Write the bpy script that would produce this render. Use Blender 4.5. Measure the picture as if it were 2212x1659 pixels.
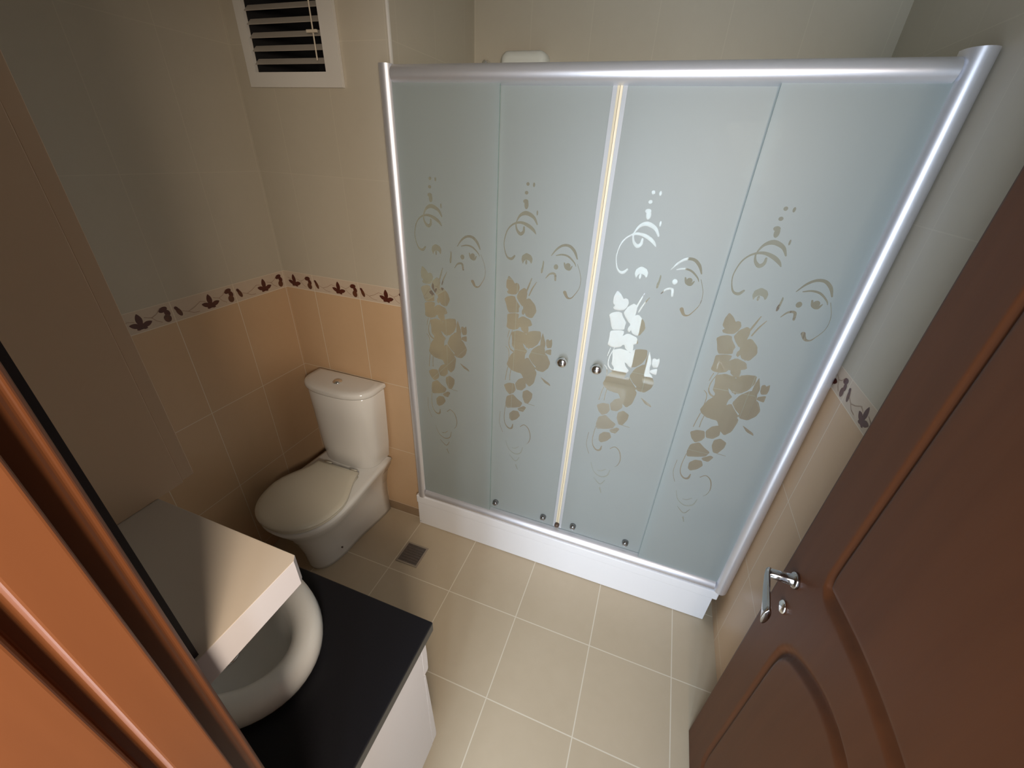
import bpy, bmesh, math, random
from mathutils import Vector, Matrix
from mathutils.geometry import delaunay_2d_cdt
random.seed(4)
for o in list(bpy.data.objects): bpy.data.objects.remove(o)
SC = bpy.context.scene
COL = SC.collection
PI = math.pi

# ------------------------------------------------------------------ camera
cd = bpy.data.cameras.new('camera'); cam = bpy.data.objects.new('camera', cd); COL.objects.link(cam)
cd.sensor_width = 36.0; cd.lens = 36.0*873.85/2212; cd.clip_start = 0.01
R0 = Vector((0.9384, 0.3426, 0.0451)).normalized()
R2 = Vector((-0.2766, 0.8230, -0.4962)); R2 = (R2-R0*R2.dot(R0)).normalized()
UP = (R0.cross(R2)).normalized()
M = Matrix((R0, UP, -R2)).transposed().to_4x4(); M.translation = Vector((0, 0, 1.8))
cam.matrix_world = M
SC.camera = cam

# ------------------------------------------------------------------ light and exposure
SC.view_settings.view_transform = 'Standard'; SC.view_settings.look = 'None'
SC.view_settings.gamma = 1.0; SC.view_settings.use_curve_mapping = False
SC.view_settings.exposure = 0.0
w = bpy.data.worlds.new('world'); SC.world = w; w.use_nodes = True
w.node_tree.nodes['Background'].inputs[0].default_value = (0.55, 0.62, 0.75, 1)
w.node_tree.nodes['Background'].inputs[1].default_value = 0.3
def area(name, loc, rot, sx, sy, power, col):
    d = bpy.data.lights.new(name, 'AREA'); d.shape = 'RECTANGLE'; d.size = sx; d.size_y = sy; d.energy = power; d.color = col
    o = bpy.data.objects.new(name, d); COL.objects.link(o); o.location = loc; o.rotation_euler = rot; return o
# daylight arriving through the hall's balcony window
area('window_daylight', (-0.075, -0.82, 1.12), (math.radians(84), 0, 0), 0.62, 2.22, 64, (0.75, 0.86, 1.0))
# warm fill light added in the unseen hall to brighten the toilet side
area('hall_fill_light', (0.41, -0.62, 1.86), (math.radians(70), 0, 0.62), 0.36, 0.36, 15.5, (1.0, 0.84, 0.68)).data.spread = math.radians(110)

# ------------------------------------------------------------------ helpers
def mat(name, color, rough=0.5, metal=0.0, spec=0.5, coat=0.0, noise=0.0, nscale=8.0, bump=0.0, bscale=60.0, col2=None, stretch=None):
    m = bpy.data.materials.new(name); m.use_nodes = True
    nt = m.node_tree; b = nt.nodes['Principled BSDF']
    b.inputs['Roughness'].default_value = rough; b.inputs['Metallic'].default_value = metal
    b.inputs['Specular IOR Level'].default_value = spec; b.inputs['Coat Weight'].default_value = coat
    b.inputs['Base Color'].default_value = (*color, 1)
    g = nt.nodes.new('ShaderNodeNewGeometry'); vec = g.outputs['Position']
    if stretch:
        mp = nt.nodes.new('ShaderNodeMapping'); mp.inputs['Scale'].default_value = stretch
        nt.links.new(vec, mp.inputs['Vector']); vec = mp.outputs['Vector']
    if noise > 0:
        n = nt.nodes.new('ShaderNodeTexNoise'); n.inputs['Scale'].default_value = nscale; n.inputs['Detail'].default_value = 5
        nt.links.new(vec, n.inputs['Vector'])
        mx = nt.nodes.new('ShaderNodeMix'); mx.data_type = 'RGBA'
        c2 = col2 or tuple(c*(1-noise) for c in color)
        mx.inputs[6].default_value = (*color, 1); mx.inputs[7].default_value = (*c2, 1)
        nt.links.new(n.outputs['Fac'], mx.inputs[0]); nt.links.new(mx.outputs[2], b.inputs['Base Color'])
    if bump > 0:
        n2 = nt.nodes.new('ShaderNodeTexNoise'); n2.inputs['Scale'].default_value = bscale
        nt.links.new(vec, n2.inputs['Vector'])
        bp = nt.nodes.new('ShaderNodeBump'); bp.inputs['Strength'].default_value = bump; bp.inputs['Distance'].default_value = 0.002
        nt.links.new(n2.outputs['Fac'], bp.inputs['Height']); nt.links.new(bp.outputs[0], b.inputs['Normal'])
    return m

def tile_mat(name, color, col2, grout, ax, u0, pu, v0, pv, vax=2, gw=0.0028, rough=0.35, nscale=3.0, depth=0.3):
    """ceramic tiles laid on a world-position grid: u axis (0 x, 1 y), v axis (1 y or 2 z)"""
    m = bpy.data.materials.new(name); m.use_nodes = True; nt = m.node_tree; L = nt.links
    b = nt.nodes['Principled BSDF']; b.inputs['Roughness'].default_value = rough
    g = nt.nodes.new('ShaderNodeNewGeometry'); sp = nt.nodes.new('ShaderNodeSeparateXYZ'); L.new(g.outputs['Position'], sp.inputs[0])
    def mth(op, a, bb=None):
        n = nt.nodes.new('ShaderNodeMath'); n.operation = op
        for i, v in enumerate((a, bb)):
            if v is None: continue
            if isinstance(v, (int, float)): n.inputs[i].default_value = v
            else: L.new(v, n.inputs[i])
        return n.outputs[0]
    def line(src, o0, p):
        t = mth('DIVIDE', mth('SUBTRACT', src, o0), p)
        fr = mth('ABSOLUTE', mth('SUBTRACT', mth('FRACT', mth('ADD', t, 0.5)), 0.5))
        return mth('LESS_THAN', mth('MULTIPLY', fr, p), gw/2), mth('FLOOR', t)
    lu, iu = line(sp.outputs[ax], u0, pu); lv, iv = line(sp.outputs[vax], v0, pv)
    mask = mth('MAXIMUM', lu, lv)
    # a slight tone of its own for every tile
    cb = nt.nodes.new('ShaderNodeCombineXYZ'); L.new(iu, cb.inputs[0]); L.new(iv, cb.inputs[1])
    wn = nt.nodes.new('ShaderNodeTexWhiteNoise'); L.new(cb.outputs[0], wn.inputs[0])
    n = nt.nodes.new('ShaderNodeTexNoise'); n.inputs['Scale'].default_value = nscale; n.inputs['Detail'].default_value = 6; n.inputs['Roughness'].default_value = 0.6
    L.new(g.outputs['Position'], n.inputs['Vector'])
    n2 = nt.nodes.new('ShaderNodeTexNoise'); n2.inputs['Scale'].default_value = nscale*9; n2.inputs['Detail'].default_value = 3
    L.new(g.outputs['Position'], n2.inputs['Vector'])
    f = mth('ADD', mth('MULTIPLY', n.outputs['Fac'], 0.6), mth('ADD', mth('MULTIPLY', n2.outputs['Fac'], 0.25), mth('MULTIPLY', wn.outputs['Value'], 0.15)))
    mx = nt.nodes.new('ShaderNodeMix'); mx.data_type = 'RGBA'; mx.inputs[6].default_value = (*color, 1); mx.inputs[7].default_value = (*col2, 1); L.new(f, mx.inputs[0])
    mg = nt.nodes.new('ShaderNodeMix'); mg.data_type = 'RGBA'; L.new(mx.outputs[2], mg.inputs[6]); mg.inputs[7].default_value = (*grout, 1); L.new(mask, mg.inputs[0])
    L.new(mg.outputs[2], b.inputs['Base Color'])
    bp = nt.nodes.new('ShaderNodeBump'); bp.inputs['Strength'].default_value = depth; bp.inputs['Distance'].default_value = 0.001
    L.new(mth('SUBTRACT', 1.0, mask), bp.inputs['Height']); L.new(bp.outputs[0], b.inputs['Normal'])
    return m

def finish(name, bm, mats, parent=None, loc=None, smooth=False, bevel=0.0, seg=2):
    bmesh.ops.recalc_face_normals(bm, faces=bm.faces)
    me = bpy.data.meshes.new(name); bm.to_mesh(me); bm.free()
    o = bpy.data.objects.new(name, me); COL.objects.link(o)
    for m in (mats if isinstance(mats, (list, tuple)) else [mats]): me.materials.append(m)
    if parent is not None:
        o.parent = parent
        o.matrix_parent_inverse = Matrix.Translation(-Vector(parent.location)) if parent.type == 'EMPTY' else Matrix.Identity(4)
    if bevel > 0:
        md = o.modifiers.new('bevel', 'BEVEL'); md.width = bevel; md.segments = seg; md.limit_method = 'ANGLE'; md.angle_limit = math.radians(40)
    if smooth:
        for p in me.polygons: p.use_smooth = True
    return o
def root(name, loc, label, cat, group=None):
    o = bpy.data.objects.new(name, None); COL.objects.link(o); o.location = loc; o.empty_display_size = 0.05
    o['label'] = label; o['category'] = cat
    if group: o['group'] = group
    return o
def tag(o, label, cat): o['label'] = label; o['category'] = cat; return o
def struct(o): o['kind'] = 'structure'; return o
def box(bm, x0, x1, y0, y1, z0, z1, mi=0):
    vs = [bm.verts.new((x, y, z)) for z in (z0, z1) for x, y in ((x0, y0), (x1, y0), (x1, y1), (x0, y1))]
    fs = [(0, 1, 2, 3), (4, 5, 6, 7), (0, 1, 5, 4), (1, 2, 6, 5), (2, 3, 7, 6), (3, 0, 4, 7)]
    out = []
    for f in fs:
        fc = bm.faces.new([vs[i] for i in f]); fc.material_index = mi; out.append(fc)
    return vs
def quad(bm, pts, mi=0):
    f = bm.faces.new([bm.verts.new(p) for p in pts]); f.material_index = mi; return f
def prism(bm, outline, axis, a, b, mi=0, cap=True):
    """outline: 2D points; axis 0: (y,z) swept in x, 1: (x,z) swept in y, 2: (x,y) swept in z"""
    def P(p, t): return [(t, p[0], p[1]), (p[0], t, p[1]), (p[0], p[1], t)][axis]
    A = [bm.verts.new(P(p, a)) for p in outline]; B = [bm.verts.new(P(p, b)) for p in outline]
    n = len(outline)
    for i in range(n):
        f = bm.faces.new((A[i], A[(i+1) % n], B[(i+1) % n], B[i])); f.material_index = mi
    if cap:
        f = bm.faces.new(A); f.material_index = mi
        f = bm.faces.new(B[::-1]); f.material_index = mi
def loft(bm, rings, cap0=True, cap1=True, mi=0):
    R = [[bm.verts.new(p) for p in r] for r in rings]; n = len(rings[0])
    for a, b in zip(R, R[1:]):
        for i in range(n):
            f = bm.faces.new((a[i], a[(i+1) % n], b[(i+1) % n], b[i])); f.material_index = mi
    if cap0: bm.faces.new(R[0][::-1]).material_index = mi
    if cap1: bm.faces.new(R[-1]).material_index = mi
    return R
def cyl(bm, p, q, r0, r1=None, n=20, mi=0):
    r1 = r0 if r1 is None else r1
    p, q = Vector(p), Vector(q); d = (q-p).normalized(); t = Vector((0, 0, 1)) if abs(d.z) < 0.9 else Vector((1, 0, 0))
    u = d.cross(t).normalized(); v = d.cross(u)
    loft(bm, [[p+u*r0*math.cos(2*PI*i/n)+v*r0*math.sin(2*PI*i/n) for i in range(n)], [q+u*r1*math.cos(2*PI*i/n)+v*r1*math.sin(2*PI*i/n) for i in range(n)]], mi=mi)
def lathe(bm, p, d, prof, n=24):
    """profile (distance along d, radius) from point p"""
    p, d = Vector(p), Vector(d).normalized(); t = Vector((0, 0, 1)) if abs(d.z) < 0.9 else Vector((1, 0, 0))
    u = d.cross(t).normalized(); v = d.cross(u)
    loft(bm, [[p+d*h+u*r*math.cos(2*PI*i/n)+v*r*math.sin(2*PI*i/n) for i in range(n)] for h, r in prof])
def new(): return bmesh.new()

# ------------------------------------------------------------------ materials
CREAM, CREAM2 = (0.52, 0.475, 0.39), (0.44, 0.40, 0.32)
ORNG, ORNG2 = (0.60, 0.42, 0.26), (0.51, 0.345, 0.205)
BAND, BAND2 = (0.60, 0.50, 0.40), (0.50, 0.40, 0.30)
GR = (0.68, 0.60, 0.48)
GRU = (0.525, 0.48, 0.39)
Z0, Z1 = 1.229, 1.301
def wallset(tagname, ax, u0):
    return [tile_mat('cream tile '+tagname, CREAM, CREAM2, GRU, ax, u0, 0.24, Z1, 0.39, rough=0.42),
            tile_mat('border tile '+tagname, BAND, BAND2, GR, ax, u0, 0.24, Z0, 0.072, nscale=14, rough=0.4),
            tile_mat('honey tile '+tagname, ORNG, ORNG2, GR, ax, u0, 0.24, Z0, 0.39, rough=0.38),
            M_leaf, M_leaf2, M_vine]
M_leaf = mat('leaf print', (0.105, 0.022, 0.012), 0.4, noise=0.5, nscale=60)
M_leaf2 = mat('leaf print amber', (0.16, 0.05, 0.02), 0.4, noise=0.6, nscale=80, col2=(0.05, 0.02, 0.012))
M_vine = mat('vine print', (0.33, 0.22, 0.15), 0.45)
M_floor = tile_mat('floor tile', (0.59, 0.50, 0.37), (0.47, 0.385, 0.265), (0.72, 0.66, 0.54), 0, -0.2697, 0.3322, 1.0224, 0.3322, vax=1, gw=0.004, rough=0.4, nscale=2.5)
M_plaster = mat('ceiling paint', (0.70, 0.68, 0.63), 0.8, noise=0.06)
M_hall = mat('hall wall paint', (0.66, 0.60, 0.50), 0.8, noise=0.08)
M_hfloor = mat('polished hall floor', (0.55, 0.47, 0.36), 0.12, noise=0.1)
M_alu = mat('satin aluminium', (0.80, 0.81, 0.86), 0.40, metal=0.75, noise=0.04, nscale=30)
M_aluside = mat('brushed aluminium', (0.60, 0.61, 0.64), 0.38, metal=0.8)
M_chrome = mat('chrome', (0.82, 0.83, 0.84), 0.06, metal=1.0)
M_dchrome = mat('dark chrome', (0.30, 0.31, 0.32), 0.15, metal=0.9)
M_acryl = mat('white acrylic', (0.82, 0.83, 0.85), 0.22, noise=0.02, nscale=4)
M_porc = mat('white porcelain', (0.74, 0.74, 0.72), 0.10, coat=0.3, noise=0.03, nscale=3)
M_seat = mat('ivory plastic', (0.66, 0.63, 0.53), 0.22, noise=0.03, nscale=3)
M_gran = mat('black granite', (0.006, 0.006, 0.008), 0.35, spec=0.25, noise=0.6, nscale=300, col2=(0.012, 0.012, 0.015))
M_granedge = mat('granite edge', (0.035, 0.035, 0.033), 0.35, noise=0.4, nscale=200)
M_lam = mat('white laminate', (0.62, 0.59, 0.585), 0.35, noise=0.03, nscale=5)
M_shadelam = mat('shaded white laminate', (0.52, 0.38, 0.25), 0.45, noise=0.1, nscale=4)  # white laminate coloured beige to stand for the shade on it
M_white = mat('white painted metal', (0.66, 0.64, 0.60), 0.45, noise=0.05)
M_slat = mat('louvre slat', (0.46, 0.42, 0.37), 0.5, noise=0.2)
M_dark = mat('dark shaft', (0.012, 0.011, 0.012), 0.9, noise=0.3)
M_plastic = mat('white plastic', (0.70, 0.72, 0.68), 0.4, noise=0.03)
M_cord = mat('cream cord', (0.62, 0.55, 0.44), 0.7, noise=0.1)
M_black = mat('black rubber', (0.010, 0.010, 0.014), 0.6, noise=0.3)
M_seal = mat('yellowed seal', (0.70, 0.63, 0.46), 0.4, noise=0.1, nscale=40)
M_clearseal = mat('clear plastic seal', (0.42, 0.44, 0.46), 0.3, noise=0.05)
M_brown = mat('brown plastic', (0.10, 0.06, 0.04), 0.4, noise=0.2)
M_drain = mat('drain steel', (0.20, 0.18, 0.17), 0.4, metal=0.5, noise=0.5, nscale=120)
def wood(name, c, c2, rough, st):
    return mat(name, c, rough, noise=1.0, nscale=5.0, col2=c2, stretch=st, bump=0.12, bscale=9, spec=0.3)
M_wood = wood('mahogany veneer', (0.11, 0.036, 0.012), (0.075, 0.023, 0.007), 0.5, (6, 6, 0.6))
M_frame = wood('mahogany frame', (0.138, 0.047, 0.016), (0.098, 0.032, 0.011), 0.40, (6, 6, 0.6))
def frosted():
    m = bpy.data.materials.new('frosted glass'); m.use_nodes = True; nt = m.node_tree; L = nt.links
    b = nt.nodes['Principled BSDF']; b.inputs['Base Color'].default_value = (0.40, 0.45, 0.46, 1); b.inputs['Roughness'].default_value = 0.6; b.inputs['Specular IOR Level'].default_value = 0.3
    g = nt.nodes.new('ShaderNodeNewGeometry'); n = nt.nodes.new('ShaderNodeTexNoise'); n.inputs['Scale'].default_value = 900; L.new(g.outputs['Position'], n.inputs['Vector'])
    bp = nt.nodes.new('ShaderNodeBump'); bp.inputs['Strength'].default_value = 0.25; bp.inputs['Distance'].default_value = 0.0004
    L.new(n.outputs['Fac'], bp.inputs['Height']); L.new(bp.outputs[0], b.inputs['Normal'])
    t = nt.nodes.new('ShaderNodeBsdfTranslucent'); t.inputs[0].default_value = (0.80, 0.88, 0.86, 1)
    tr = nt.nodes.new('ShaderNodeBsdfTransparent'); tr.inputs[0].default_value = (0.85, 0.92, 0.90, 1)
    m1 = nt.nodes.new('ShaderNodeMixShader'); m1.inputs[0].default_value = 0.40; L.new(b.outputs[0], m1.inputs[1]); L.new(t.outputs[0], m1.inputs[2])
    gl = nt.nodes.new('ShaderNodeBsdfGlossy'); gl.inputs['Roughness'].default_value = 0.48
    m3 = nt.nodes.new('ShaderNodeMixShader'); m3.inputs[0].default_value = 0.045; L.new(m1.outputs[0], m3.inputs[1]); L.new(gl.outputs[0], m3.inputs[2])
    m2 = nt.nodes.new('ShaderNodeMixShader'); m2.inputs[0].default_value = 0.10; L.new(m3.outputs[0], m2.inputs[1]); L.new(tr.outputs[0], m2.inputs[2])
    L.new(m2.outputs[0], nt.nodes['Material Output'].inputs[0]); return m
def clear(name='clear glass', tint=(0.90, 0.96, 0.94), add=0.0):
    m = bpy.data.materials.new(name); m.use_nodes = True; nt = m.node_tree; L = nt.links
    nt.nodes.remove(nt.nodes['Principled BSDF'])
    gl = nt.nodes.new('ShaderNodeBsdfGlossy'); gl.inputs['Roughness'].default_value = 0.015
    tr = nt.nodes.new('ShaderNodeBsdfTransparent'); tr.inputs[0].default_value = (*tint, 1)
    f = nt.nodes.new('ShaderNodeFresnel'); f.inputs[0].default_value = 1.52
    g = nt.nodes.new('ShaderNodeNewGeometry'); mr = nt.nodes.new('ShaderNodeMapRange')   # the same pane seen from inside: inverse index
    mr.inputs[3].default_value = 1.52; mr.inputs[4].default_value = 1/1.52
    L.new(g.outputs['Backfacing'], mr.inputs[0]); L.new(mr.outputs[0], f.inputs[0])
    m1 = nt.nodes.new('ShaderNodeMixShader'); L.new(f.outputs[0], m1.inputs[0]); L.new(tr.outputs[0], m1.inputs[1]); L.new(gl.outputs[0], m1.inputs[2])
    if add > 0:   # beige diffuse mixed in, standing for a brighter interior behind the glass
        d = nt.nodes.new('ShaderNodeBsdfDiffuse'); d.inputs[0].default_value = (0.66, 0.60, 0.49, 1)
        m2 = nt.nodes.new('ShaderNodeMixShader'); m2.inputs[0].default_value = add; L.new(m1.outputs[0], m2.inputs[1]); L.new(d.outputs[0], m2.inputs[2])
        L.new(m2.outputs[0], nt.nodes['Material Output'].inputs[0]); return m
    L.new(m1.outputs[0], nt.nodes['Material Output'].inputs[0]); return m
M_frost = frosted(); M_clear = clear(); M_petal = clear('brightened floral pattern', add=0.22)
M_gedge = mat('green glass edge', (0.22, 0.36, 0.34), 0.2, noise=0.05)

# ------------------------------------------------------------------ walls with printed border tiles
XL, XR = -1.553, 0.569          # left and right tiled walls
YW, YB, XA = 1.359, 1.97, -0.905  # toilet wall, shower back wall, shower left wall
YD = 0.075                      # bathroom side of the door wall
HC = 2.5
# motifs of one border tile, (s from joint in mm, t above band bottom in mm); s grows to the right as seen
def ell(cx, cy, rx, ry, a=0, n=14):
    ca, sa = math.cos(a), math.sin(a)
    return [(cx+rx*math.cos(2*PI*i/n)*ca-ry*math.sin(2*PI*i/n)*sa, cy+rx*math.cos(2*PI*i/n)*sa+ry*math.sin(2*PI*i/n)*ca) for i in range(n)]
def petal(cx, cy, ln, wd, a, n=12):
    pts = []
    for i in range(n+1):
        t = i/n; pts.append((t*ln, wd/2*math.sin(PI*t)**0.8))
    for i in range(n-1, 0, -1):
        t = i/n; pts.append((t*ln, -wd/2*math.sin(PI*t)**0.8))
    ca, sa = math.cos(a), math.sin(a)
    return [(cx+x*ca-y*sa, cy+x*sa+y*ca) for x, y in pts]
MOTIF = []
for sx in (135,):
    for a, ln, wd in ((92, 44, 20), (158, 36, 17), (14, 36, 17), (205, 18, 12), (-30, 18, 12)):
        MOTIF.append((3, petal(sx, 18, ln, wd, math.radians(a))))
MOTIF.append((3, ell(sx, 19, 17, 10)))
MOTIF += [(3, ell(212, 52, 15, 9, 0.25)), (3, ell(222, 38, 9, 12, 0.4)), (4, ell(218, 20, 12, 14, 0.2)), (4, ell(20, 30, 8, 17, 0.35)), (3, ell(14, 44, 6, 8, 0.6))]
VN = [(30, 30), (50, 22), (75, 30), (100, 44), (120, 38)], [(150, 44), (172, 36), (190, 44), (205, 60)], [(50, 22), (66, 12), (88, 10)], [(172, 36), (182, 22), (198, 12)]
for v in VN:
    for a, b in zip(v, v[1:]):
        dx, dy = b[0]-a[0], b[1]-a[1]; l = math.hypot(dx, dy); nx, ny = -dy/l*0.9, dx/l*0.9
        MOTIF.append((5, [(a[0]+nx, a[1]+ny), (b[0]+nx, b[1]+ny), (b[0]-nx, b[1]-ny), (a[0]-nx, a[1]-ny)]))

def tiled_wall(name, axis, pos, u_a, u_b, joint, facing, hole=None, inward=1):
    """axis 0: wall plane x=pos running along y; axis 1: plane y=pos running along x.
    facing: +1/-1 normal direction; sdir: direction of u that reads left-to-right for someone in the room"""
    bm = new()
    P = (lambda u, z, off=0.0: (pos+facing*off, u, z)) if axis == 0 else (lambda u, z, off=0.0: (u, pos+facing*off, z))
    def rect(ua, ub, za, zb, mi): quad(bm, [P(ua, za), P(ub, za), P(ub, zb), P(ua, zb)], mi)
    rect(u_a, u_b, -0.0, Z0, 2); rect(u_a, u_b, Z0, Z1, 1)
    if hole:
        ha, hb, hz0, hz1 = hole
        rect(u_a, ha, Z1, HC, 0); rect(hb, u_b, Z1, HC, 0); rect(ha, hb, Z1, hz0, 0); rect(ha, hb, hz1, HC, 0)
    else: rect(u_a, u_b, Z1, HC, 0)
    # which way is "right" for the viewer
    sdir = (1 if facing < 0 else -1) if axis == 1 else (1 if facing > 0 else -1)
    n0 = int(math.floor((u_a-joint)/0.24))-1; n1 = int(math.ceil((u_b-joint)/0.24))+1
    for k in range(n0, n1+1):
        for li, (mi, pts) in enumerate(MOTIF):
            q = [(joint+0.24*k+sdir*s/1000.0, Z0+t/1000.0) for s, t in pts]
            if min(a for a, b in q) < u_a+0.001 or max(a for a, b in q) > u_b-0.001: continue
            off = 0.0004 + 0.00002*li
            f = bm.faces.new([bm.verts.new(P(a, b, off)) for a, b in q]); f.material_index = mi
    me = bpy.data.meshes.new(name); bm.to_mesh(me); bm.free()
    o = bpy.data.objects.new(name, me); COL.objects.link(o)
    for m in wallset(name, 1 if axis == 0 else 0, joint): me.materials.append(m)
    o['kind'] = 'structure'
    return o
tiled_wall('wall_left', 0, XL, YD, YW, 0.870, 1)
tiled_wall('wall_right', 0, XR, YD, YB, 1.241, -1)
VH = (-1.452, -1.150, 2.002, 2.36)
tiled_wall('wall_back', 1, YW, XL, XA, -1.158, -1, hole=VH)
tiled_wall('wall_shower_left', 0, XA, YW, YB, 1.40, 1)
tiled_wall('wall_shower_back', 1, YB, XA, XR, -0.90, -1)
# floor and ceiling
bm = new(); box(bm, XL-0.02, XR+0.02, YD-0.001, YW+0.01, -0.06, 0); box(bm, XA-0.01, XR+0.02, YW+0.01, YB+0.02, -0.06, 0); struct(finish('floor', bm, M_floor))
bm = new(); box(bm, XL-0.02, XR+0.02, YD-0.2, YB+0.02, HC, HC+0.05); struct(finish('ceiling', bm, M_plaster))
# corner bead at the shower opening: a pale tile trim
bm = new(); prism(bm, [(XA-0.004, YW-0.003), (XA+0.003, YW-0.003), (XA+0.003, YW+0.004), (XA, YW+0.004), (XA, YW), (XA-0.004, YW)], 2, 0.22, HC)
struct(finish('trim_corner', bm, mat('white tile trim', (0.72, 0.70, 0.66), 0.4, noise=0.03)))
# baseboard strip on the toilet wall and left wall
M_base = mat('dark skirting tile', (0.34, 0.24, 0.15), 0.4, noise=0.2, nscale=12)
bm = new(); box(bm, XL+0.0005, XA-0.03, YW-0.004, YW-0.0005, 0.0, 0.056); struct(finish('baseboard_back', bm, M_base))

# ------------------------------------------------------------------ door wall, hall behind the camera
DX0, DX1, DZ = -0.322, 0.512, 2.09
bm = new()
box(bm, XL-0.02, DX0, -0.13, YD, 0, HC); box(bm, DX1, 1.6, -0.13, YD-0.0, 0, HC); box(bm, DX0, DX1, -0.13, YD, DZ, HC)
struct(finish('wall_door', bm, M_hall))
bm = new(); box(bm, -1.62, 1.62, -1.50, YD-0.001, -0.06, 0); struct(finish('floor_hall', bm, M_hfloor))
bm = new(); box(bm, -1.62, 1.62, -1.6, -0.13, HC, HC+0.05); struct(finish('ceiling_hall', bm, M_plaster))
bm = new(); box(bm, -1.68, -1.6, -1.6, -0.13, 0, HC); struct(finish('wall_hall_left', bm, M_hall))
bm = new(); box(bm, 1.6, 1.68, -1.6, YD, 0, HC); struct(finish('wall_hall_right', bm, M_hall))
WX0, WX1, WZ0, WZ1 = -0.42, 0.212, 0.0, 2.27
bm = new()
box(bm, -1.6, WX0, -0.80, -0.70, 0, HC); box(bm, WX1, 1.6, -0.80, -0.70, 0, HC); box(bm, WX0, WX1, -0.80, -0.70, WZ1, HC); box(bm, WX0, WX1, -0.80, -0.70, 0, WZ0)
struct(finish('wall_hall_back', bm, M_hall))
bm = new()
for x in (WX0,): box(bm, x, x+0.05, -0.78, -0.73, WZ0, WZ1)
box(bm, -0.03, 0.09, -0.78, -0.73, WZ0+0.05, WZ1-0.05)
box(bm, WX0+0.05, WX1, -0.78, -0.73, WZ0, WZ0+0.05); box(bm, WX0+0.05, WX1, -0.78, -0.73, WZ1-0.05, WZ1)
struct(finish('window_1', bm, M_acryl))

# door frame (profiled jambs and head)
def jamb(sx, xc):
    """outline in (x, y) of the jamb; sx=+1 profile faces +x"""
    P = [(-0.018, 0.088), (-0.003, 0.088), (0.0, 0.0845), (-0.0012, 0.0815), (0.0, 0.0785), (0.0, 0.0635), (0.018, 0.0635), (0.020, 0.0615), (0.020, 0.0355), (0.0175, 0.0335),
         (0.006, 0.0320), (0.006, 0.0250), (0.0175, 0.0235), (0.020, 0.0215), (0.020, -0.135), (0.014, -0.152), (-0.075, -0.152), (-0.082, -0.146), (-0.082, -0.1305), (-0.018, -0.1305)]
    return [(xc+sx*x, y) for x, y in P]
bm = new(); prism(bm, jamb(1, -0.309), 2, 0.0, DZ); prism(bm, jamb(-1, 0.494), 2, 0.0, DZ)
prism(bm, [(y, DZ-0.018+ -0*x) for x, y in ()] or [(-0.152, DZ-0.038), (0.0635, DZ-0.038), (0.0635, DZ-0.018), (0.088, DZ-0.018), (0.088, DZ), (-0.1305, DZ), (-0.1305, DZ+0.07), (-0.152, DZ+0.07)], 0, -0.304, 0.494)
struct(finish('trim_door_frame', bm, M_frame, bevel=0.0012))

# ------------------------------------------------------------------ door leaf with carved mouldings, opened against the right wall
def rrect_path(y0, y1, z0, z1, top, bot, soft=6):
    """panel outline; top/bot: bow of the edge"""
    pts = []
    N = 26
    pts += [(y0, z0+(z1-z0)*i/N) for i in range(N+1)]
    pts += [(y0+(y1-y0)*i/N, z1+top*math.sin(PI*i/N)) for i in range(1, N+1)]
    pts += [(y1, z1-(z1-z0)*i/N) for i in range(1, N+1)]
    pts += [(y1-(y1-y0)*i/N, z0+bot*math.sin(PI*i/N)) for i in range(1, N)]
    # soften corners
    for _ in range(soft):
        pts = [((pts[i-1][0]+2*pts[i][0]+pts[(i+1) % len(pts)][0])/4, (pts[i-1][1]+2*pts[i][1]+pts[(i+1) % len(pts)][1])/4) for i in range(len(pts))]
    return pts
DY1, DY0, DXF, DT = 0.859, 0.096, 0.457, 0.040
paths = [rrect_path(0.245, 0.711, 1.056, 1.93, 0.0, 0.030, 2), rrect_path(0.245, 0.716, 0.14, 0.835, 0.115, 0.0)]
def segd(p, a, b):
    ax, ay = a; bx, by = b; px, py = p
    dx, dy = bx-ax, by-ay; l2 = dx*dx+dy*dy+1e-12
    t = max(0, min(1, ((px-ax)*dx+(py-ay)*dy)/l2)); return math.hypot(px-ax-t*dx, py-ay-t*dy)
def carve(y, z):
    best = 9; hor = 0
    for pth in paths:
        n = len(pth)
        for i in range(n):
            a = pth[i]
            if abs(a[0]-y) > 0.06 or abs(a[1]-z) > 0.06: continue
            d = segd((y, z), a, pth[(i+1) % n])
            if d < best:
                best = d; bb = pth[(i+1) % n]; hor = abs(bb[0]-a[0])/(math.hypot(bb[0]-a[0], bb[1]-a[1])+1e-9)
    if best > 0.026: return 0.0
    # moulded cove, a little deeper towards the middle
    t = best/(0.012+0.009*hor)
    return (0.0085+0.004*hor)*(0.5+0.5*math.cos(PI*min(t, 1.0)))
bm = new()
def axis_samples(lo, hi, step):
    n = int(round((hi-lo)/step)); return [lo+(hi-lo)*i/n for i in range(n+1)]
ys = axis_samples(DY0, DY1, 0.0045); zs = axis_samples(0.008, 2.05, 0.0055)
grid = [[bm.verts.new((DXF+carve(y, z), y, z)) for y in ys] for z in zs]
for j in range(len(zs)-1):
    for i in range(len(ys)-1):
        bm.faces.new((grid[j][i], grid[j][i+1], grid[j+1][i+1], grid[j+1][i])).smooth = True
per = [grid[0][i] for i in range(len(ys))]+[grid[j][-1] for j in range(1, len(zs))]+[grid[-1][i] for i in range(len(ys)-2, -1, -1)]+[grid[j][0] for j in range(len(zs)-2, 0, -1)]
bk = [bm.verts.new((DXF+DT, v.co.y, v.co.z)) for v in per]
for i in range(len(per)):
    bm.faces.new((per[i], per[(i+1) % len(per)], bk[(i+1) % len(per)], bk[i]))
bm.faces.new(bk[::-1])
door = struct(finish('door_1', bm, M_wood))
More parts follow.
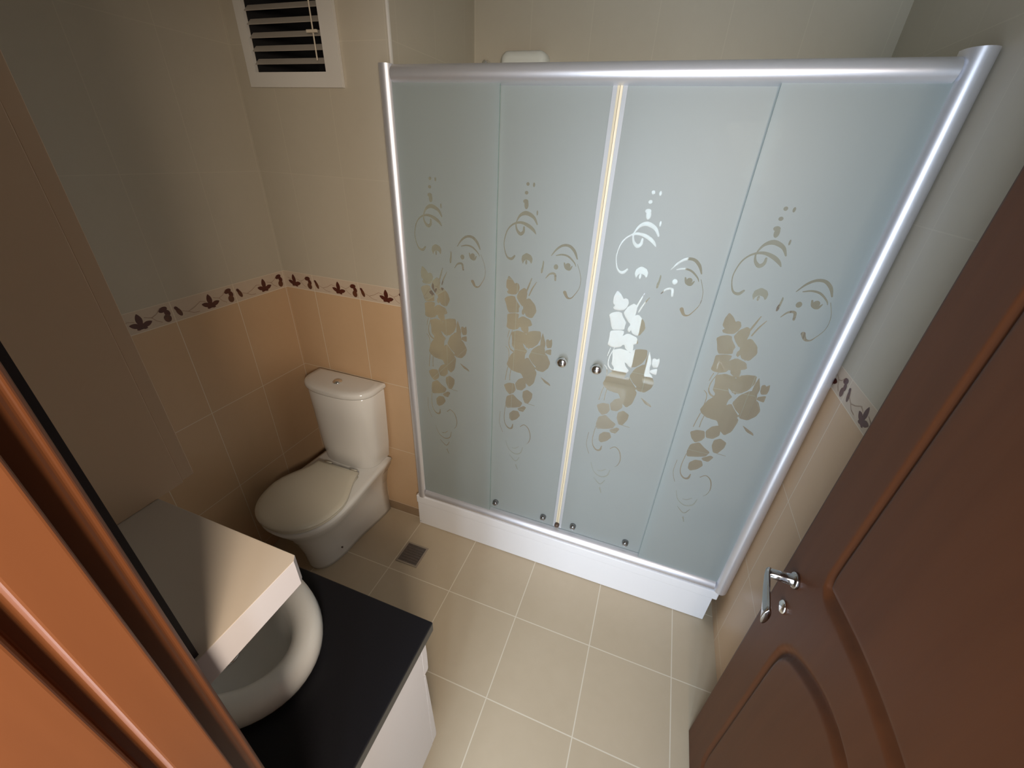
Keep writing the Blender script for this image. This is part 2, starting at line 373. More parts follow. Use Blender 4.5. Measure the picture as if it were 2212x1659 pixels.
# lever handle (two sides of one spindle set)
bm = new()
HZ, HY = 0.964, 0.795
lathe(bm, (DXF+0.0005, HY, HZ), (-1, 0, 0), [(0, 0.0195), (0.006, 0.0195), (0.009, 0.018), (0.010, 0.013), (0.03, 0.012), (0.058, 0.011)])
# lever: flat bar, narrow at the neck and broad at the tip, bowing away from the door
pts = [(0.399, 0.803, HZ+0.002, 0.0095, 0.006), (0.394, 0.787, HZ+0.001, 0.011, 0.006), (0.388, 0.757, HZ, 0.0155, 0.006), (0.382, 0.722, HZ-0.001, 0.0195, 0.006), (0.377, 0.69, HZ-0.003, 0.023, 0.007), (0.374, 0.674, HZ-0.004, 0.024, 0.008)]
rings = []
for x, y, z, hh, hw in pts:
    rings.append([(x+hw*math.cos(a), y, z+hh*math.sin(a)) for a in [2*PI*i/16 for i in range(16)]])
loft(bm, rings)
h = finish('door_handle', bm, mat('dark polished steel', (0.42, 0.42, 0.43), 0.12, metal=1.0), smooth=True); h.parent = door; h['label'] = 'chrome lever handle'
h.modifiers.new('bevel', 'BEVEL').width = 0.001
bm = new(); lathe(bm, (DXF+0.0005, HY-0.012, HZ-0.085), (-1, 0, 0), [(0, 0.0165), (0.005, 0.0165), (0.008, 0.013), (0.009, 0.004)])
h = finish('keyhole_escutcheon', bm, M_chrome, smooth=True); h.parent = door
# hinge knuckles
for z in (0.25, 1.05, 1.85):
    bm = new(); cyl(bm, (DXF+DT+0.004, DY0-0.001, z-0.04), (DXF+DT+0.004, DY0-0.001, z+0.04), 0.006)
    h = finish('hinge', bm, M_dchrome, smooth=True); h.parent = door

# ------------------------------------------------------------------ shower tray
tray = root('shower_tray', (-0.2, 1.65, 0), 'white acrylic shower tray with a tall skirt under the frosted glass enclosure', 'shower tray')
bm = new()
TX0, TX1, TY0, TY1, TH = -0.940, 0.532, 1.322, YB-0.002, 0.2166
# rim lip and recessed basin (ring of boxes plus sloped bowl)
lip = 0.05
box(bm, TX0, TX1+0.006, TY0-0.009, TY0+0.085, TH-lip, TH)
box(bm, XA+0.002, XR-0.002, TY1-0.06, TY1, TH-lip, TH)
box(bm, XA+0.002, XA+0.062, TY0+0.085, TY1-0.06, TH-lip, TH)
box(bm, XR-0.062, XR-0.002, TY0+0.085, TY1-0.06, TH-lip, TH)
a = (XA+0.062, XR-0.062, TY0+0.085, TY1-0.06)
def rr(x0, x1, y0, y1, z): return [(x0, y0, z), (x1, y0, z), (x1, y1, z), (x0, y1, z)]
loft(bm, [rr(*a, TH), rr(a[0]+0.03, a[1]-0.03, a[2]+0.03, a[3]-0.03, 0.12)], cap0=False)
rim = finish('tray_basin', bm, M_acryl, parent=tray, bevel=0.004)
bm = new()
box(bm, TX0, TX1-0.008, TY0, TY0+0.012, 0.002, TH-lip-0.0035)
finish('skirt_panel', bm, M_acryl, parent=tray, bevel=0.002)
bm = new(); lathe(bm, (-0.18, 1.68, 0.1205), (0, 0, 1), [(0, 0.045), (0.004, 0.045), (0.007, 0.038), (0.0072, 0.003)])
finish('waste_cover', bm, M_chrome, parent=tray, smooth=True)
bm = new(); cyl(bm, (TX0+0.008, TY0-0.0012, 0.018), (TX0+0.008, TY0+0.001, 0.018), 0.0022, n=12); finish('screw', bm, M_dchrome, parent=tray)
for sx in (TX0+0.12, -0.2, TX1-0.12):
    bm = new(); cyl(bm, (sx, TY0+0.06, 0.0), (sx, TY0+0.06, TH-lip), 0.012, n=12); finish('foot', bm, M_dchrome, parent=tray)

# ------------------------------------------------------------------ shower enclosure
POLYS=[[[-55,1473],[-61,1487],[-59,1500],[-45,1510],[-29,1504],[-23,1494],[-24,1482],[-27,1477],[-33,1486],[-45,1489],[-52,1482]],[[15,1493],[19,1487],[18,1467],[16,1452],[11,1450],[10,1463],[13,1472]],[[-105,1425],[-91,1414],[-81,1400],[-76,1404],[-68,1402],[-63,1390],[-66,1376],[-75,1364],[-91,1361],[-105,1363],[-109,1370],[-103,1375],[-112,1384],[-112,1405]],[[-117,1340],[-108,1349],[-90,1355],[-78,1353],[-75,1343],[-65,1330],[-59,1322],[-62,1312],[-61,1299],[-79,1295],[-98,1292],[-105,1304],[-110,1322]],[[-46,1390],[-37,1385],[-33,1372],[-35,1354],[-37,1337],[-43,1323],[-51,1326],[-63,1340],[-72,1355],[-63,1376]],[[-104,1283],[-92,1288],[-72,1292],[-60,1290],[-61,1278],[-69,1262],[-59,1267],[-55,1256],[-56,1243],[-62,1234],[-78,1228],[-95,1229],[-105,1235],[-103,1255]],[[-48,1277],[-38,1281],[-29,1269],[-20,1244],[-20,1220],[-33,1223],[-47,1233],[-50,1253]],[[-30,1333],[-21,1351],[-10,1333],[-10,1303],[-20,1282],[-28,1300],[-30,1318]],[[-35,1334],[-36,1319],[-38,1300],[-43,1291],[-49,1296],[-49,1307],[-41,1320]],[[-85,1213],[-60,1224],[-34,1220],[-21,1209],[-13,1183],[-12,1158],[-29,1171],[-39,1178],[-32,1162],[-19,1150],[-26,1137],[-28,1121],[-20,1097],[-32,1068],[-53,1056],[-72,1058],[-91,1071],[-97,1083],[-91,1102],[-83,1123],[-71,1137],[-69,1150],[-80,1162],[-80,1185]],[[36,1234],[43,1215],[50,1196],[48,1176],[41,1161],[29,1147],[30,1176],[31,1208]],[[51,1210],[59,1214],[64,1209],[72,1217],[75,1198],[73,1183],[59,1179],[53,1189]],[[53,1168],[74,1177],[74,1153],[65,1154],[52,1158]],[[29,1143],[45,1155],[59,1149],[74,1120],[68,1097],[50,1077],[28,1078],[18,1087],[27,1104]],[[-81,1069],[-73,1107],[-56,1121],[-26,1115],[10,1084],[24,1068],[16,1021],[-1,1001],[-19,1016],[-36,1051],[-58,1052]],[[41,1054],[79,1033],[85,1022],[61,1031]],[[-106,983],[-87,996],[-63,998],[-56,972],[-64,956],[-81,944],[-96,959]],[[-59,999],[-46,1022],[-28,1032],[-17,1016],[-14,994],[-30,975],[-51,974]],[[-24,970],[-7,982],[15,970],[14,948],[0,919],[-14,920],[-25,946]],[[-92,931],[-67,947],[-46,929],[-25,916],[-33,895],[-59,885],[-91,877],[-96,898]],[[-43,884],[-18,903],[-7,898],[-18,874],[-36,875]],[[-75,825],[-77,851],[-62,869],[-40,871],[-31,851],[-45,830],[-65,817]],[[-33,1203],[-18,1229],[2,1236],[27,1238],[30,1212],[19,1186],[0,1168],[-24,1166]],[[2,1161],[26,1183],[47,1177],[55,1136],[46,1105],[23,1092],[5,1107],[-11,1129]],[[-44,1096],[-14,1125],[3,1103],[20,1084],[8,1062],[-13,1054],[-35,1064]],[[-48,1342],[-24,1356],[-2,1335],[5,1312],[-9,1285],[-31,1288],[-43,1311]],[[-70,1267],[-45,1286],[-15,1276],[-7,1256],[-42,1242],[-69,1244]]]
STROKES=[[[-59,1591,5.9],[-60,1577,8.8],[-70,1569,11.2],[-82,1579,7.7],[-87,1594,4.7],[-85,1608,4.1],[-75,1625,7.7],[-59,1634,12.4],[-43,1632,12.4],[-26,1622,9.4],[-15,1604,4.7]],[[-87,1496,5.9],[-98,1485,9.4],[-113,1489,5.9],[-123,1509,3.2],[-127,1537,2.9],[-119,1571,3.8],[-105,1591,4.7],[-86,1602,6.5],[-65,1604,8.8],[-42,1596,11.2],[-26,1585,9.4],[-17,1574,2.9]],[[42,1512,2.4],[58,1534,5.9],[78,1548,7.7],[100,1548,8.8],[118,1533,8.8],[129,1511,4.1]],[[58,1514,2.9],[78,1519,5.3],[100,1515,5.9],[121,1498,4.1],[127,1487,1.8]],[[88,1493,4.7],[94,1479,7.7],[107,1475,8.8],[115,1486,2.9]],[[100,1396,11.8],[110,1380,8.3],[121,1378,4.7],[131,1387,2.9],[148,1419,1.8],[147,1457,1.5],[132,1494,1.5]],[[29,1435,2.4],[42,1451,5.9],[59,1453,7.7],[63,1433,6.5]],[[-36,1380,5.9],[-28,1404,5.3],[-20,1428,2.9]],[[-26,1366,4.1],[-16,1392,4.7],[-2,1417,2.4]],[[-94,1222,2.7],[-98,1203,2.4],[-100,1192,1.5]],[[-81,1225,2.1],[-92,1190,2.9],[-93,1163,3.5],[-85,1146,5.3],[-72,1138,5.9]],[[-105,1154,2.1],[-95,1144,2.7],[-91,1124,2.4],[-92,1097,2.1],[-94,1075,1.8]],[[-94,1066,2.7],[-99,1033,2.7],[-102,1007,2.7]],[[-80,1060,2.7],[-83,1033,2.7],[-83,1010,2.7]],[[-96,887,2.4],[-100,832,2.7],[-95,796,3.2],[-79,776,6.5],[-64,779,8.3],[-60,800,3.5]],[[-119,850,1.2],[-120,792,1.5],[-104,747,1.2]],[[-26,797,2.7],[-9,811,3.5],[11,795,3.8],[21,759,3.2],[17,729,2.4],[6,713,1.5]],[[-89,706,1.5],[-73,665,2.7],[-43,645,4.4],[-17,658,4.1],[-9,690,2.7]],[[-58,674,2.4],[-42,676,3.5],[-27,690,2.4]],[[-67,631,2.4],[-38,605,4.1],[-21,631,2.7]],[[-35,584,4.7],[-26,560,2.9]],[[0,918,2.1],[28,916,1.8]]]
DOTS=[[-55,1659,7.1,13.0],[-34,1718,3.5,6.5],[-17,1638,2.7,7.7],[-54,1719,5.3,5.3],[-57,1694,5.9,5.3],[-58,1669,8.8,6.5],[61,1477,7.7,8.8],[-44,1480,3.5,8.3],[101,1486,8.8,8.8]]

enc = root('shower_enclosure', (-0.2, 1.34, TH), 'sliding shower enclosure with frosted floral glass panels in an aluminium frame', 'shower enclosure')
def half_round(cx, cy, w, d, n=12, flat=0.35):
    """profile bulging toward -y"""
    pts = [(cx-w/2, cy)]
    for i in range(n+1):
        a = PI-PI*i/n
        pts.append((cx+w/2*math.cos(a), cy-d*flat-d*(1-flat)*math.sin(a)))
    pts.append((cx+w/2, cy))
    return pts
FZ0, FZ1 = 0.268, 1.975       # glass bottom / top
PY = 1.338
def shade(o):
    for p in o.data.polygons: p.use_smooth = True
    md = o.modifiers.new('edge', 'EDGE_SPLIT'); md.split_angle = math.radians(42)
bm = new(); prism(bm, half_round(-0.908, PY+0.018, 0.052, 0.048), 2, TH, 2.018); shade(finish('wall_profile', bm, M_alu, parent=enc))
bm = new(); prism(bm, half_round(0.5375, PY+0.018, 0.058, 0.052), 2, TH, 2.030); shade(finish('wall_profile', bm, M_alu, parent=enc))
def rail(z0, z1, y, d): return [(yy, xx) for xx, yy in half_round((z0+z1)/2, y, z1-z0, d, flat=0.3)]
bm = new(); prism(bm, rail(1.966, 2.018, PY+0.018, 0.050), 0, -0.882, 0.5085); shade(finish('top_rail', bm, M_alu, parent=enc))
bm = new(); prism(bm, rail(TH+0.0005, 0.272, PY+0.018, 0.050), 0, -0.882, 0.5085); shade(finish('bottom_rail', bm, M_alu, parent=enc))

def chaikin(p, k=1):
    for _ in range(k):
        q = []
        for i in range(len(p)):
            a, b = p[i], p[(i+1) % len(p)]
            q += [(a[0]*0.86+b[0]*0.14, a[1]*0.86+b[1]*0.14), (a[0]*0.14+b[0]*0.86, a[1]*0.14+b[1]*0.86)]
        p = q
    return p
def catmull(P, k=5):
    out = []
    n = len(P)
    for i in range(n-1):
        p0, p1, p2, p3 = P[max(i-1, 0)], P[i], P[i+1], P[min(i+2, n-1)]
        for j in range(k):
            t = j/k
            out.append(tuple(0.5*((2*b)+(-a+c)*t+(2*a-5*b+4*c-d)*t*t+(-a+3*b-3*c+d)*t**3) for a, b, c, d in zip(p0, p1, p2, p3)))
    out.append(tuple(map(float, P[-1]))); return out
def grow(p, k=1.045):
    cx_, cz_ = sum(a for a, b in p)/len(p), sum(b for a, b in p)/len(p)
    return [(cx_+(a-cx_)*k, cz_+(b-cz_)*k) for a, b in p]
PATT = [chaikin(grow(p)) for p in POLYS]
for s in STROKES:
    c = catmull(s)
    L_, R_ = [], []
    for i, (x, z, wd) in enumerate(c):
        a, b = c[max(i-1, 0)], c[min(i+1, len(c)-1)]
        dx, dz = b[0]-a[0], b[1]-a[1]; l = math.hypot(dx, dz)+1e-9
        k = max(wd, 1.6)/2; L_.append((x-dz/l*k, z+dx/l*k)); R_.append((x+dz/l*k, z-dx/l*k))
    for i in range(len(c)-1): PATT.append([L_[i], L_[i+1], R_[i+1], R_[i]])
    for e in (c[0], c[-1]): PATT.append(ell(e[0], e[1], max(e[2], 1.6)/2, max(e[2], 1.6)/2, n=10))
for d in DOTS: PATT.append(ell(*d))
def area2(p): return sum(p[i][0]*p[(i+1) % len(p)][1]-p[(i+1) % len(p)][0]*p[i][1] for i in range(len(p)))/2
PATT = [p if area2(p) > 0 else p[::-1] for p in PATT if abs(area2(p)) > 0.5]
def pane(name, x0, x1, z0, z1, y, dx, parent, dz=0.0, t=0.005):
    V = [Vector((x0*1000, z0*1000)), Vector((x1*1000, z0*1000)), Vector((x1*1000, z1*1000)), Vector((x0*1000, z1*1000))]
    E_ = [(0, 1), (1, 2), (2, 3), (3, 0)]
    PP = []
    for p in PATT:
        k = len(V); n = len(p); q = [(a+dx, b+dz) for a, b in p]; V += [Vector(v) for v in q]; E_ += [(k+i, k+(i+1) % n) for i in range(n)]
        PP.append((min(a for a, b in q), max(a for a, b in q), min(b for a, b in q), max(b for a, b in q), q))
    vo, eo, fo, _, _, _ = delaunay_2d_cdt(V, E_, [], 0, 0.02, False)
    def inside(x, z):
        for a0, a1, b0, b1, q in PP:
            if x < a0 or x > a1 or z < b0 or z > b1: continue
            c = False
            for i in range(len(q)):
                (xa, za), (xb, zb) = q[i-1], q[i]
                if (za > z) != (zb > z) and x < (xb-xa)*(z-za)/(zb-za)+xa: c = not c
            if c: return True
        return False
    bm = new()
    A = [bm.verts.new((v.x/1000, y, v.y/1000)) for v in vo]; B = [bm.verts.new((v.x/1000, y+t, v.y/1000)) for v in vo]
    edges = {}
    for f in fo:
        cx_, cz_ = sum(vo[i].x for i in f)/len(f), sum(vo[i].y for i in f)/len(f)
        fa = bm.faces.new([A[i] for i in f]); fa.material_index = 1 if inside(cx_, cz_) else 0
        fb = bm.faces.new([B[i] for i in f][::-1]); fb.material_index = 3
        for i in range(len(f)):
            e = tuple(sorted((f[i], f[(i+1) % len(f)]))); edges[e] = edges.get(e, 0)+1
    for (a, b), c in edges.items():
        if c == 1: bm.faces.new((A[a], A[b], B[b], B[a])).material_index = 2
    return finish(name, bm, [M_frost, M_petal, M_gedge, M_clear], parent=parent)
pane('fixed_panel', -0.888, -0.527, FZ0-0.004, FZ1, 1.322, -715, enc, -6)
pane('fixed_panel', 0.186, 0.515, FZ0-0.004, FZ1, 1.322, 338, enc, -14)
def sliding(x0, x1, dx, dz, knobx, rollers, sealx):
    d = pane('sliding_door', x0, x1, FZ0+0.006, FZ1, 1.340, dx, enc, dz)
    def sub(name, bm, m, sm=False):
        o = finish(name, bm, m, smooth=sm); o.parent = d; o.matrix_parent_inverse = Matrix.Identity(4); return o
    # knob
    bm = new(); lathe(bm, (knobx, 1.3402, 1.141), (0, -1, 0), [(0, 0.012), (0.004, 0.012), (0.006, 0.008), (0.012, 0.008), (0.015, 0.0145), (0.021, 0.0185), (0.028, 0.0185), (0.033, 0.0145), (0.035, 0.005)])
    sub('knob', bm, M_chrome, True)
    for rx in rollers:
        bm = new(); lathe(bm, (rx, 1.3402, 0.318), (0, -1, 0), [(0, 0.014), (0.008, 0.014), (0.010, 0.012), (0.018, 0.012), (0.020, 0.009), (0.021, 0.002)])
        sub('roller', bm, M_dchrome, True)
    # magnetic seal: clear channel plus yellowed strip
    s = 1 if sealx > 0.5 else -1
    xe = x1 if s > 0 else x0
    bm = new(); box(bm, min(xe, xe-s*0.012), max(xe, xe-s*0.012), 1.3378, 1.3398, FZ0+0.01, FZ1-0.008); sub('seal_channel', bm, M_clearseal)
    bm = new(); prism(bm, [(xe+s*0.0002, 1.336), (xe+s*0.007, 1.335), (xe+s*0.007, 1.346), (xe+s*0.0002, 1.347)], 2, FZ0+0.01, FZ1-0.008); sub('magnetic_strip', bm, M_seal)
    return d
sliding(-0.545, -0.1975, -378, -2, -0.254, (-0.501, -0.260), 1)
sliding(-0.1825, 0.203, 0, 0, -0.127, (-0.117, 0.121), 0)
# door stop in the middle of the bottom rail
bm = new(); lathe(bm, (-0.190, 1.3345, 0.300), (0, -1, 0), [(0, 0.011), (0.012, 0.011), (0.015, 0.008), (0.016, 0.002)]); finish('door_stop', bm, M_brown, parent=enc, smooth=True)

# ------------------------------------------------------------------ close-coupled toilet
TXC = -1.262
wc = root('toilet', (TXC, 1.05, 0), 'white porcelain toilet with closed ivory lid and rounded tank against the tiled wall', 'toilet')
def egg(wr, wm, ym, yf, yb, z, nf=22, ns=6, pw=2.2):
    """outline: back edge at yb (half width wr), widest wm at ym, rounded nose at yf"""
    pts = []
    for i in range(ns):
        t = i/ns; s = t*t*(3-2*t)
        pts.append((TXC+wr+(wm-wr)*s, yb+(ym-yb)*t, z))
    for i in range(nf+1):
        a = PI*i/nf
        c, s = math.cos(a), math.sin(a)
        pts.append((TXC+wm*math.copysign(abs(c)**(2/pw), c), ym-(ym-yf)*abs(s)**(2/pw), z))
    for i in range(1, ns+1):
        t = 1-i/ns; s = t*t*(3-2*t)
        pts.append((TXC-(wr+(wm-wr)*s), yb+(ym-yb)*t, z))
    return pts
bm = new()
loft(bm, [egg(0.118, 0.086, 1.06, 0.885, 1.345, 0.0), egg(0.118, 0.086, 1.06, 0.88, 1.345, 0.02), egg(0.112, 0.090, 1.05, 0.870, 1.345, 0.12), egg(0.118, 0.112, 1.03, 0.845, 1.345, 0.22), egg(0.135, 0.150, 1.00, 0.805, 1.345, 0.30),
          egg(0.160, 0.178, 0.98, 0.772, 1.345, 0.355), egg(0.172, 0.188, 0.975, 0.757, 1.345, 0.385), egg(0.170, 0.186, 0.975, 0.760, 1.343, 0.397), egg(0.155, 0.172, 0.975, 0.772, 1.33, 0.401)])
o = finish('bowl', bm, M_porc, parent=wc, smooth=True)
def slab(name, m, yb, z0, z1, wr, wm, ym, yf, parent=None, crown=0.0):
    bm = new(); e = 0.006
    loft(bm, [egg(wr-e, wm-e, ym, yf+e, yb-e, z0), egg(wr, wm, ym, yf, yb, z0+e*0.6), egg(wr, wm, ym, yf, yb, z1-e), egg(wr-e*0.5, wm-e*0.5, ym, yf+e*0.5, yb-e*0.5, z1-e*0.3), egg(wr-0.02, wm-0.022, ym, yf+0.022, yb-0.02, z1+crown*0.6), egg(wr-0.06, wm-0.09, ym, yf+0.09, yb-0.06, z1+crown)])
    return finish(name, bm, m, parent=parent, smooth=True)
slab('seat_ring', M_seat, 1.150, 0.402, 0.418, 0.118, 0.184, 0.955, 0.757, wc)
slab('seat_lid', M_seat, 1.156, 0.4185, 0.436, 0.120, 0.190, 0.955, 0.750, wc, crown=0.004)
for sx in (-0.075, 0.075):
    bm = new(); cyl(bm, (TXC+sx-0.018, 1.168, 0.414), (TXC+sx+0.018, 1.168, 0.414), 0.010); finish('hinge', bm, M_seat, parent=wc, smooth=True)
def dee(w, yb, yf, z, n=26, pw=2.6):
    pts = [(TXC+w, yb, z), (TXC-w, yb, z)]
    for i in range(n+1):
        a = PI-PI*i/n; c, s = math.cos(a), math.sin(a)
        pts.append((TXC+w*math.copysign(abs(c)**(2/pw), c), (yb-0.055)-((yb-0.055)-yf)*abs(s)**(2/pw), z))
    return pts
bm = new()
loft(bm, [dee(0.150, 1.343, 1.200, 0.402), dee(0.158, 1.344, 1.192, 0.412), dee(0.166, 1.345, 1.188, 0.50), dee(0.175, 1.345, 1.186, 0.70), dee(0.178, 1.345, 1.185, 0.808), dee(0.175, 1.343, 1.188, 0.812)])
shade(finish('tank', bm, M_porc, parent=wc))
bm = new()
loft(bm, [dee(0.176, 1.343, 1.187, 0.8125), dee(0.184, 1.346, 1.178, 0.818), dee(0.188, 1.348, 1.174, 0.828), dee(0.186, 1.346, 1.176, 0.842), dee(0.178, 1.338, 1.184, 0.8485), dee(0.155, 1.322, 1.205, 0.8505), dee(0.10, 1.31, 1.23, 0.8512)])
shade(finish('tank_lid', bm, M_porc, parent=wc))
bm = new(); lathe(bm, (TXC-0.005, 1.258, 0.8508), (0, 0, 1), [(0, 0.021), (0.004, 0.021), (0.006, 0.018), (0.0065, 0.0165), (0.008, 0.016), (0.0085, 0.002)])
finish('flush_button', bm, M_chrome, parent=wc, smooth=True)
bm = new(); lathe(bm, (TXC+0.096, 0.985, 0.085), (1, -0.15, 0.1), [(0, 0.0045), (0.005, 0.0045), (0.006, 0.002)], n=12); finish('fixing_bolt_cap', bm, M_brown, parent=wc)

# ------------------------------------------------------------------ floor drain
dr = root('floor_drain', (-0.865, 1.13, 0), 'small square dark metal floor drain between toilet and shower tray', 'floor drain')
bm = new(); cx, cy, s = -0.868, 1.130, 0.052
box(bm, cx-s-0.008, cx+s+0.008, cy-s-0.008, cy-s, 0, 0.003); box(bm, cx-s-0.008, cx+s+0.008, cy+s, cy+s+0.008, 0, 0.003)
box(bm, cx-s-0.008, cx-s, cy-s, cy+s, 0, 0.003); box(bm, cx+s, cx+s+0.008, cy-s, cy+s, 0, 0.003)
finish('rim', bm, mat('drain rim', (0.40, 0.34, 0.27), 0.4, noise=0.2), parent=dr)
bm = new(); box(bm, cx-s, cx+s, cy-s, cy+s, 0.0003, 0.0012)
for k in range(7):
    y = cy-s+0.010+k*0.0142; box(bm, cx-s+0.006, cx+s-0.006, y, y+0.0065, 0.0012, 0.0024)
finish('grate', bm, M_drain, parent=dr)

# ------------------------------------------------------------------ vanity cabinet, worktop, basin
VX0, VX1 = -1.180, -0.3293
van = root('vanity_cabinet', (-0.755, 0.26, 0.205), 'white vanity cabinet under the black worktop beside the door', 'cabinet')
bm = new(); a, b = VX0+0.012, VX1-0.016
box(bm, a, a+0.016, YD+0.003, 0.440, 0.205, 0.777); box(bm, b-0.016, b, YD+0.003, 0.440, 0.205, 0.777); box(bm, a+0.0161, b-0.0161, YD+0.003, 0.440, 0.205, 0.221)
box(bm, a+0.0161, b-0.0161, YD+0.003, YD+0.011, 0.2211, 0.777)
finish('carcass', bm, M_lam, parent=van, bevel=0.001)
xm = (VX0+VX1)/2
for a, b in ((VX0+0.012, xm-0.0015), (xm+0.0015, VX1-0.016)):
    bm = new(); prism(bm, [(0.4405, 0.616), (0.4405, 0.772), (0.459, 0.772), (0.4620, 0.69), (0.461, 0.622), (0.459, 0.616)], 0, a, b); d = finish('drawer', bm, M_lam, parent=van, bevel=0.0008)
    bm = new(); lathe(bm, ((a+b)/2, 0.4615, 0.69), (0, 1, 0), [(0, 0.006), (0.012, 0.005), (0.016, 0.012), (0.022, 0.012), (0.025, 0.004)]); k = finish('knob', bm, M_chrome, smooth=True); k.parent = d
    k.matrix_parent_inverse = Matrix.Identity(4)
    bm = new(); prism(bm, [(0.4405, 0.210), (0.4405, 0.610), (0.447, 0.610), (0.4505, 0.55), (0.460, 0.35), (0.4655, 0.225), (0.463, 0.210)], 0, a, b); d = finish('cabinet_door', bm, M_lam, parent=van, bevel=0.0008)
    bm = new(); lathe(bm, (xm+(0.035 if a > xm-0.01 else -0.035), 0.455, 0.50), (0, 1, 0), [(0, 0.006), (0.012, 0.005), (0.016, 0.012), (0.022, 0.012), (0.025, 0.004)]); k = finish('knob', bm, M_chrome, smooth=True); k.parent = d
    k.matrix_parent_inverse = Matrix.Identity(4)
bm = new()
BX, BY = -0.757, 0.266
def ringpts(z):
    """outer rectangle sampled so that it bridges to the oval cut-out"""
    n = 64; outer = []; inner = []
    x0, x1, y0, y1 = VX0, VX1, YD+0.003, 0.477
    for i in range(n):
        a = 2*PI*i/n; c, s_ = math.cos(a), math.sin(a)
        inner.append((BX+0.236*c, BY+0.160*s_, z))
        t = min(((x1-BX) if c > 0 else (BX-x0))/max(abs(c), 1e-9), ((y1-BY) if s_ > 0 else (BY-y0))/max(abs(s_), 1e-9))
        outer.append([BX+c*t, BY+s_*t, z])
    for cx_, cy_ in ((x0, y0), (x0, y1), (x1, y0), (x1, y1)):
        j = min(range(n), key=lambda k: (outer[k][0]-cx_)**2+(outer[k][1]-cy_)**2); outer[j] = [cx_, cy_, z]
    return outer, inner
(o0, i0), (o1, i1) = ringpts(0.7775), ringpts(0.81)
loft(bm, [i0, o0, o1, i1], cap0=False, cap1=False)
n = 64; bm.verts.ensure_lookup_table()
for i in range(n): bm.faces.new((bm.verts[3*n+i], bm.verts[3*n+(i+1) % n], bm.verts[(i+1) % n], bm.verts[i]))
for f in bm.faces:
    f.normal_update()
    if abs(f.normal.z) < 0.5: f.material_index = 1
o = finish('countertop', bm, [M_gran, M_granedge], bevel=0.003, seg=2); tag(o, 'black granite worktop on the white vanity, with basin set in it', 'worktop')
bs = root('wash_basin', (-0.76, 0.265, 0.81), 'white oval wash basin with thick rounded rim on the black worktop', 'basin')
BX, BY = -0.757, 0.266
bm = new(); rings = []
#            (scale of outer ellipse offset inward, z)
for off, z in ((0.030, 0.795), (0.018, 0.808), (0.010, 0.8115), (0.002, 0.830), (0.0, 0.845), (0.003, 0.862), (0.012, 0.874), (0.026, 0.880), (0.042, 0.878), (0.055, 0.869), (0.064, 0.852), (0.072, 0.825), (0.082, 0.790), (0.100, 0.758), (0.130, 0.742), (0.150, 0.738)):
    n = 64
    rings.append([(BX+(0.252-off)*math.cos(2*PI*i/n), BY+(0.176-off)*math.sin(2*PI*i/n), z) for i in range(n)])
loft(bm, rings, cap0=False, cap1=True)
finish('bowl', bm, M_porc, parent=bs, smooth=True)
bm = new(); lathe(bm, (BX, BY, 0.7385), (0, 0, 1), [(0, 0.022), (0.002, 0.022), (0.003, 0.018), (0.0032, 0.003)]); finish('waste_outlet', bm, M_chrome, parent=bs, smooth=True)

# ------------------------------------------------------------------ mirror cabinet with shelf
mc = root('mirror_cabinet', (-0.7, 0.1, 1.32), 'white mirror cabinet with open end shelf over the wash basin', 'cabinet')
SX1, CX1 = -0.337, -0.582
MT = 2.00
bm = new(); box(bm, VX0, CX1, YD+0.003, 0.256, 1.362, MT); finish('side_cupboard', bm, M_shadelam, parent=mc, bevel=0.0008)
bm = new(); box(bm, VX0+0.002, CX1-0.002, 0.2563, 0.2735, 1.364, MT-0.002); finish('mirrored_door', bm, M_shadelam, parent=mc, bevel=0.0008)
bm = new(); box(bm, VX0+0.03, CX1-0.03, 0.2736, 0.2745, 1.39, MT-0.03); finish('mirror_face', bm, M_chrome, parent=mc)
bm = new()
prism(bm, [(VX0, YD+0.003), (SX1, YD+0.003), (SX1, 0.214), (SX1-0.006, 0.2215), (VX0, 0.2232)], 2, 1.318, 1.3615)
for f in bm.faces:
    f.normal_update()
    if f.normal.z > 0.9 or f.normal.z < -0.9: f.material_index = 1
finish('shelf', bm, [mat('pale edge banding', (0.44, 0.42, 0.43), 0.35, noise=0.03), mat('shaded shelf laminate', (0.50, 0.43, 0.35), 0.4, noise=0.08, nscale=5)], parent=mc, bevel=0.0008)  # top and underside tinted darker, shade put into the white laminate's colour
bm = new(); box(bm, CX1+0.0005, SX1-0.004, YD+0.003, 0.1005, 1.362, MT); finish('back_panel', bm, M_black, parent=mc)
bm = new(); box(bm, CX1+0.0008, SX1-0.016, 0.1007, 0.1025, 1.364, MT-0.002); finish('mirror', bm, M_chrome, parent=mc)

# ------------------------------------------------------------------ ventilation louvre
vt = root('ventilation_louvre', (-1.30, YW, 2.0), 'white framed louvre vent with a pull cord high on the toilet wall', 'vent')
bm = new(); a, b, c, d = VH
f0, f1, g0, g1 = -1.487, -1.092, 1.960, 2.42
for x0, x1, z0, z1 in ((f0, a, g0, g1), (b, f1, g0, g1), (a, b, g0, c), (a, b, d, g1)): box(bm, x0, x1, YW-0.014, YW-0.001, z0, z1)
finish('frame', bm, M_white, parent=vt)
bm = new()
quad(bm, [(a, YW, c), (a, YW+0.3, c), (b, YW+0.3, c), (b, YW, c)]); quad(bm, [(a, YW, d), (b, YW, d), (b, YW+0.3, d), (a, YW+0.3, d)])
quad(bm, [(a, YW, c), (a, YW, d), (a, YW+0.3, d), (a, YW+0.3, c)]); quad(bm, [(b, YW, c), (b, YW+0.3, c), (b, YW+0.3, d), (b, YW, d)]); quad(bm, [(a, YW+0.3, c), (a, YW+0.3, d), (b, YW+0.3, d), (b, YW+0.3, c)])
finish('duct', bm, M_dark, parent=vt)
z = 2.034
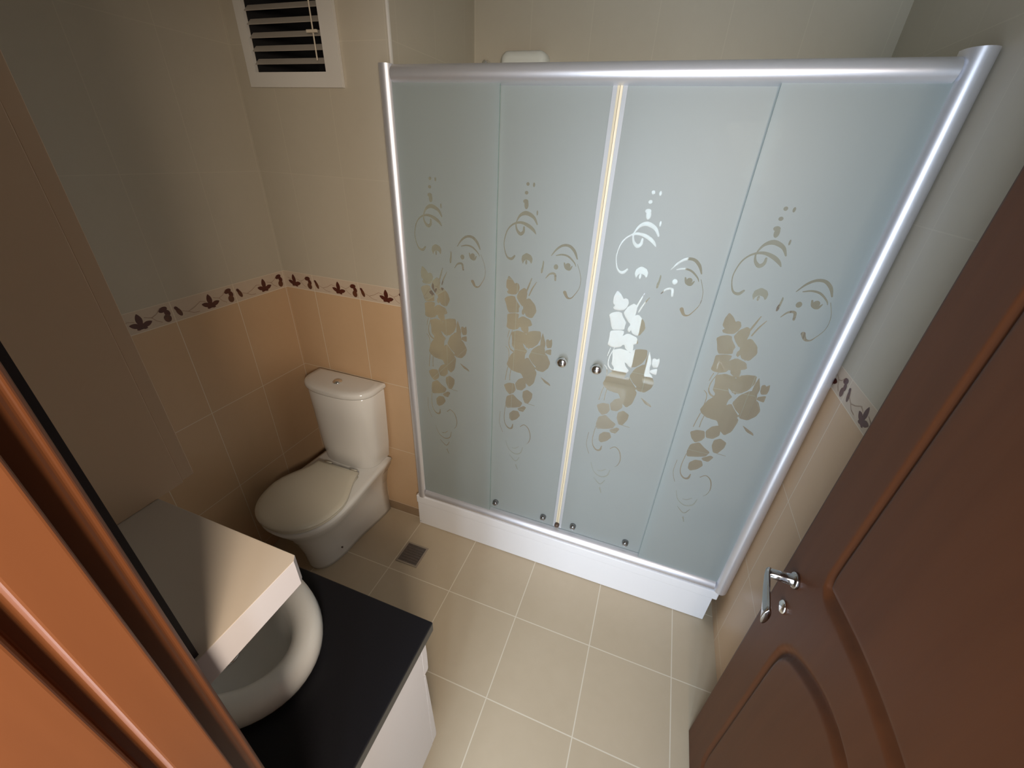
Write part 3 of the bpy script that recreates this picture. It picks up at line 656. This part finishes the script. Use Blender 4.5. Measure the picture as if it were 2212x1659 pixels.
while z < d-0.01:
    bm = new(); prism(bm, [(YW-0.009, z-0.0085), (YW-0.0065, z-0.0100), (YW+0.012, z+0.004), (YW+0.0100, z+0.0085)], 0, a+0.001, b-0.001); finish('slat', bm, M_slat, parent=vt); z += 0.0352
bm = new(); cyl(bm, (-1.1755, YW-0.0165, 2.031), (-1.1755, YW-0.0165, 2.40), 0.0022, n=10); finish('cord', bm, M_cord, parent=vt)
bm = new(); box(bm, -1.198, -1.158, YW-0.022, YW-0.0145, 2.100, 2.108); finish('cord_clip', bm, M_cord, parent=vt, bevel=0.001)

# ------------------------------------------------------------------ plate behind the added hall fill light
wl = root('fill_light_plate', (0.41, -0.70, 1.86), 'square plate of the unseen fill light added in the hall', 'lamp')
bm = new(); box(bm, 0.23, 0.60, -0.6995, -0.69, 1.67, 2.05); finish('back_plate', bm, M_plastic, parent=wl, bevel=0.004)

# ------------------------------------------------------------------ white fitting above the shower rail
bm = new()
def rbox(x0, x1, z0, z1, y, r, n=6):
    pts = []
    for cx, cz, a0 in ((x1-r, z1-r, 0), (x0+r, z1-r, PI/2), (x0+r, z0+r, PI), (x1-r, z0+r, 3*PI/2)):
        for i in range(n+1):
            t = a0+PI/2*i/n; pts.append((cx+r*math.cos(t), y, cz+r*math.sin(t)))
    return pts
loft(bm, [rbox(-0.762, -0.572, 1.96, 2.150, YB-0.001, 0.03), rbox(-0.762, -0.572, 1.96, 2.150, YB-0.05, 0.03), rbox(-0.755, -0.579, 1.967, 2.143, YB-0.062, 0.026), rbox(-0.74, -0.594, 1.982, 2.128, YB-0.068, 0.02)])
o = finish('wall_box', bm, M_plastic); shade(o); tag(o, 'white rounded plastic box fixed on the shower back wall above the rail', 'wall unit')
bm = new(); lathe(bm, (-0.842, YB-0.001, 2.115), (0, -1, 0), [(0, 0.014), (0.01, 0.014), (0.014, 0.008), (0.03, 0.008), (0.034, 0.011), (0.036, 0.003)])
o = finish('wall_hook', bm, M_chrome, smooth=True); tag(o, 'small round chrome hook on the shower wall beside the white box', 'hook')
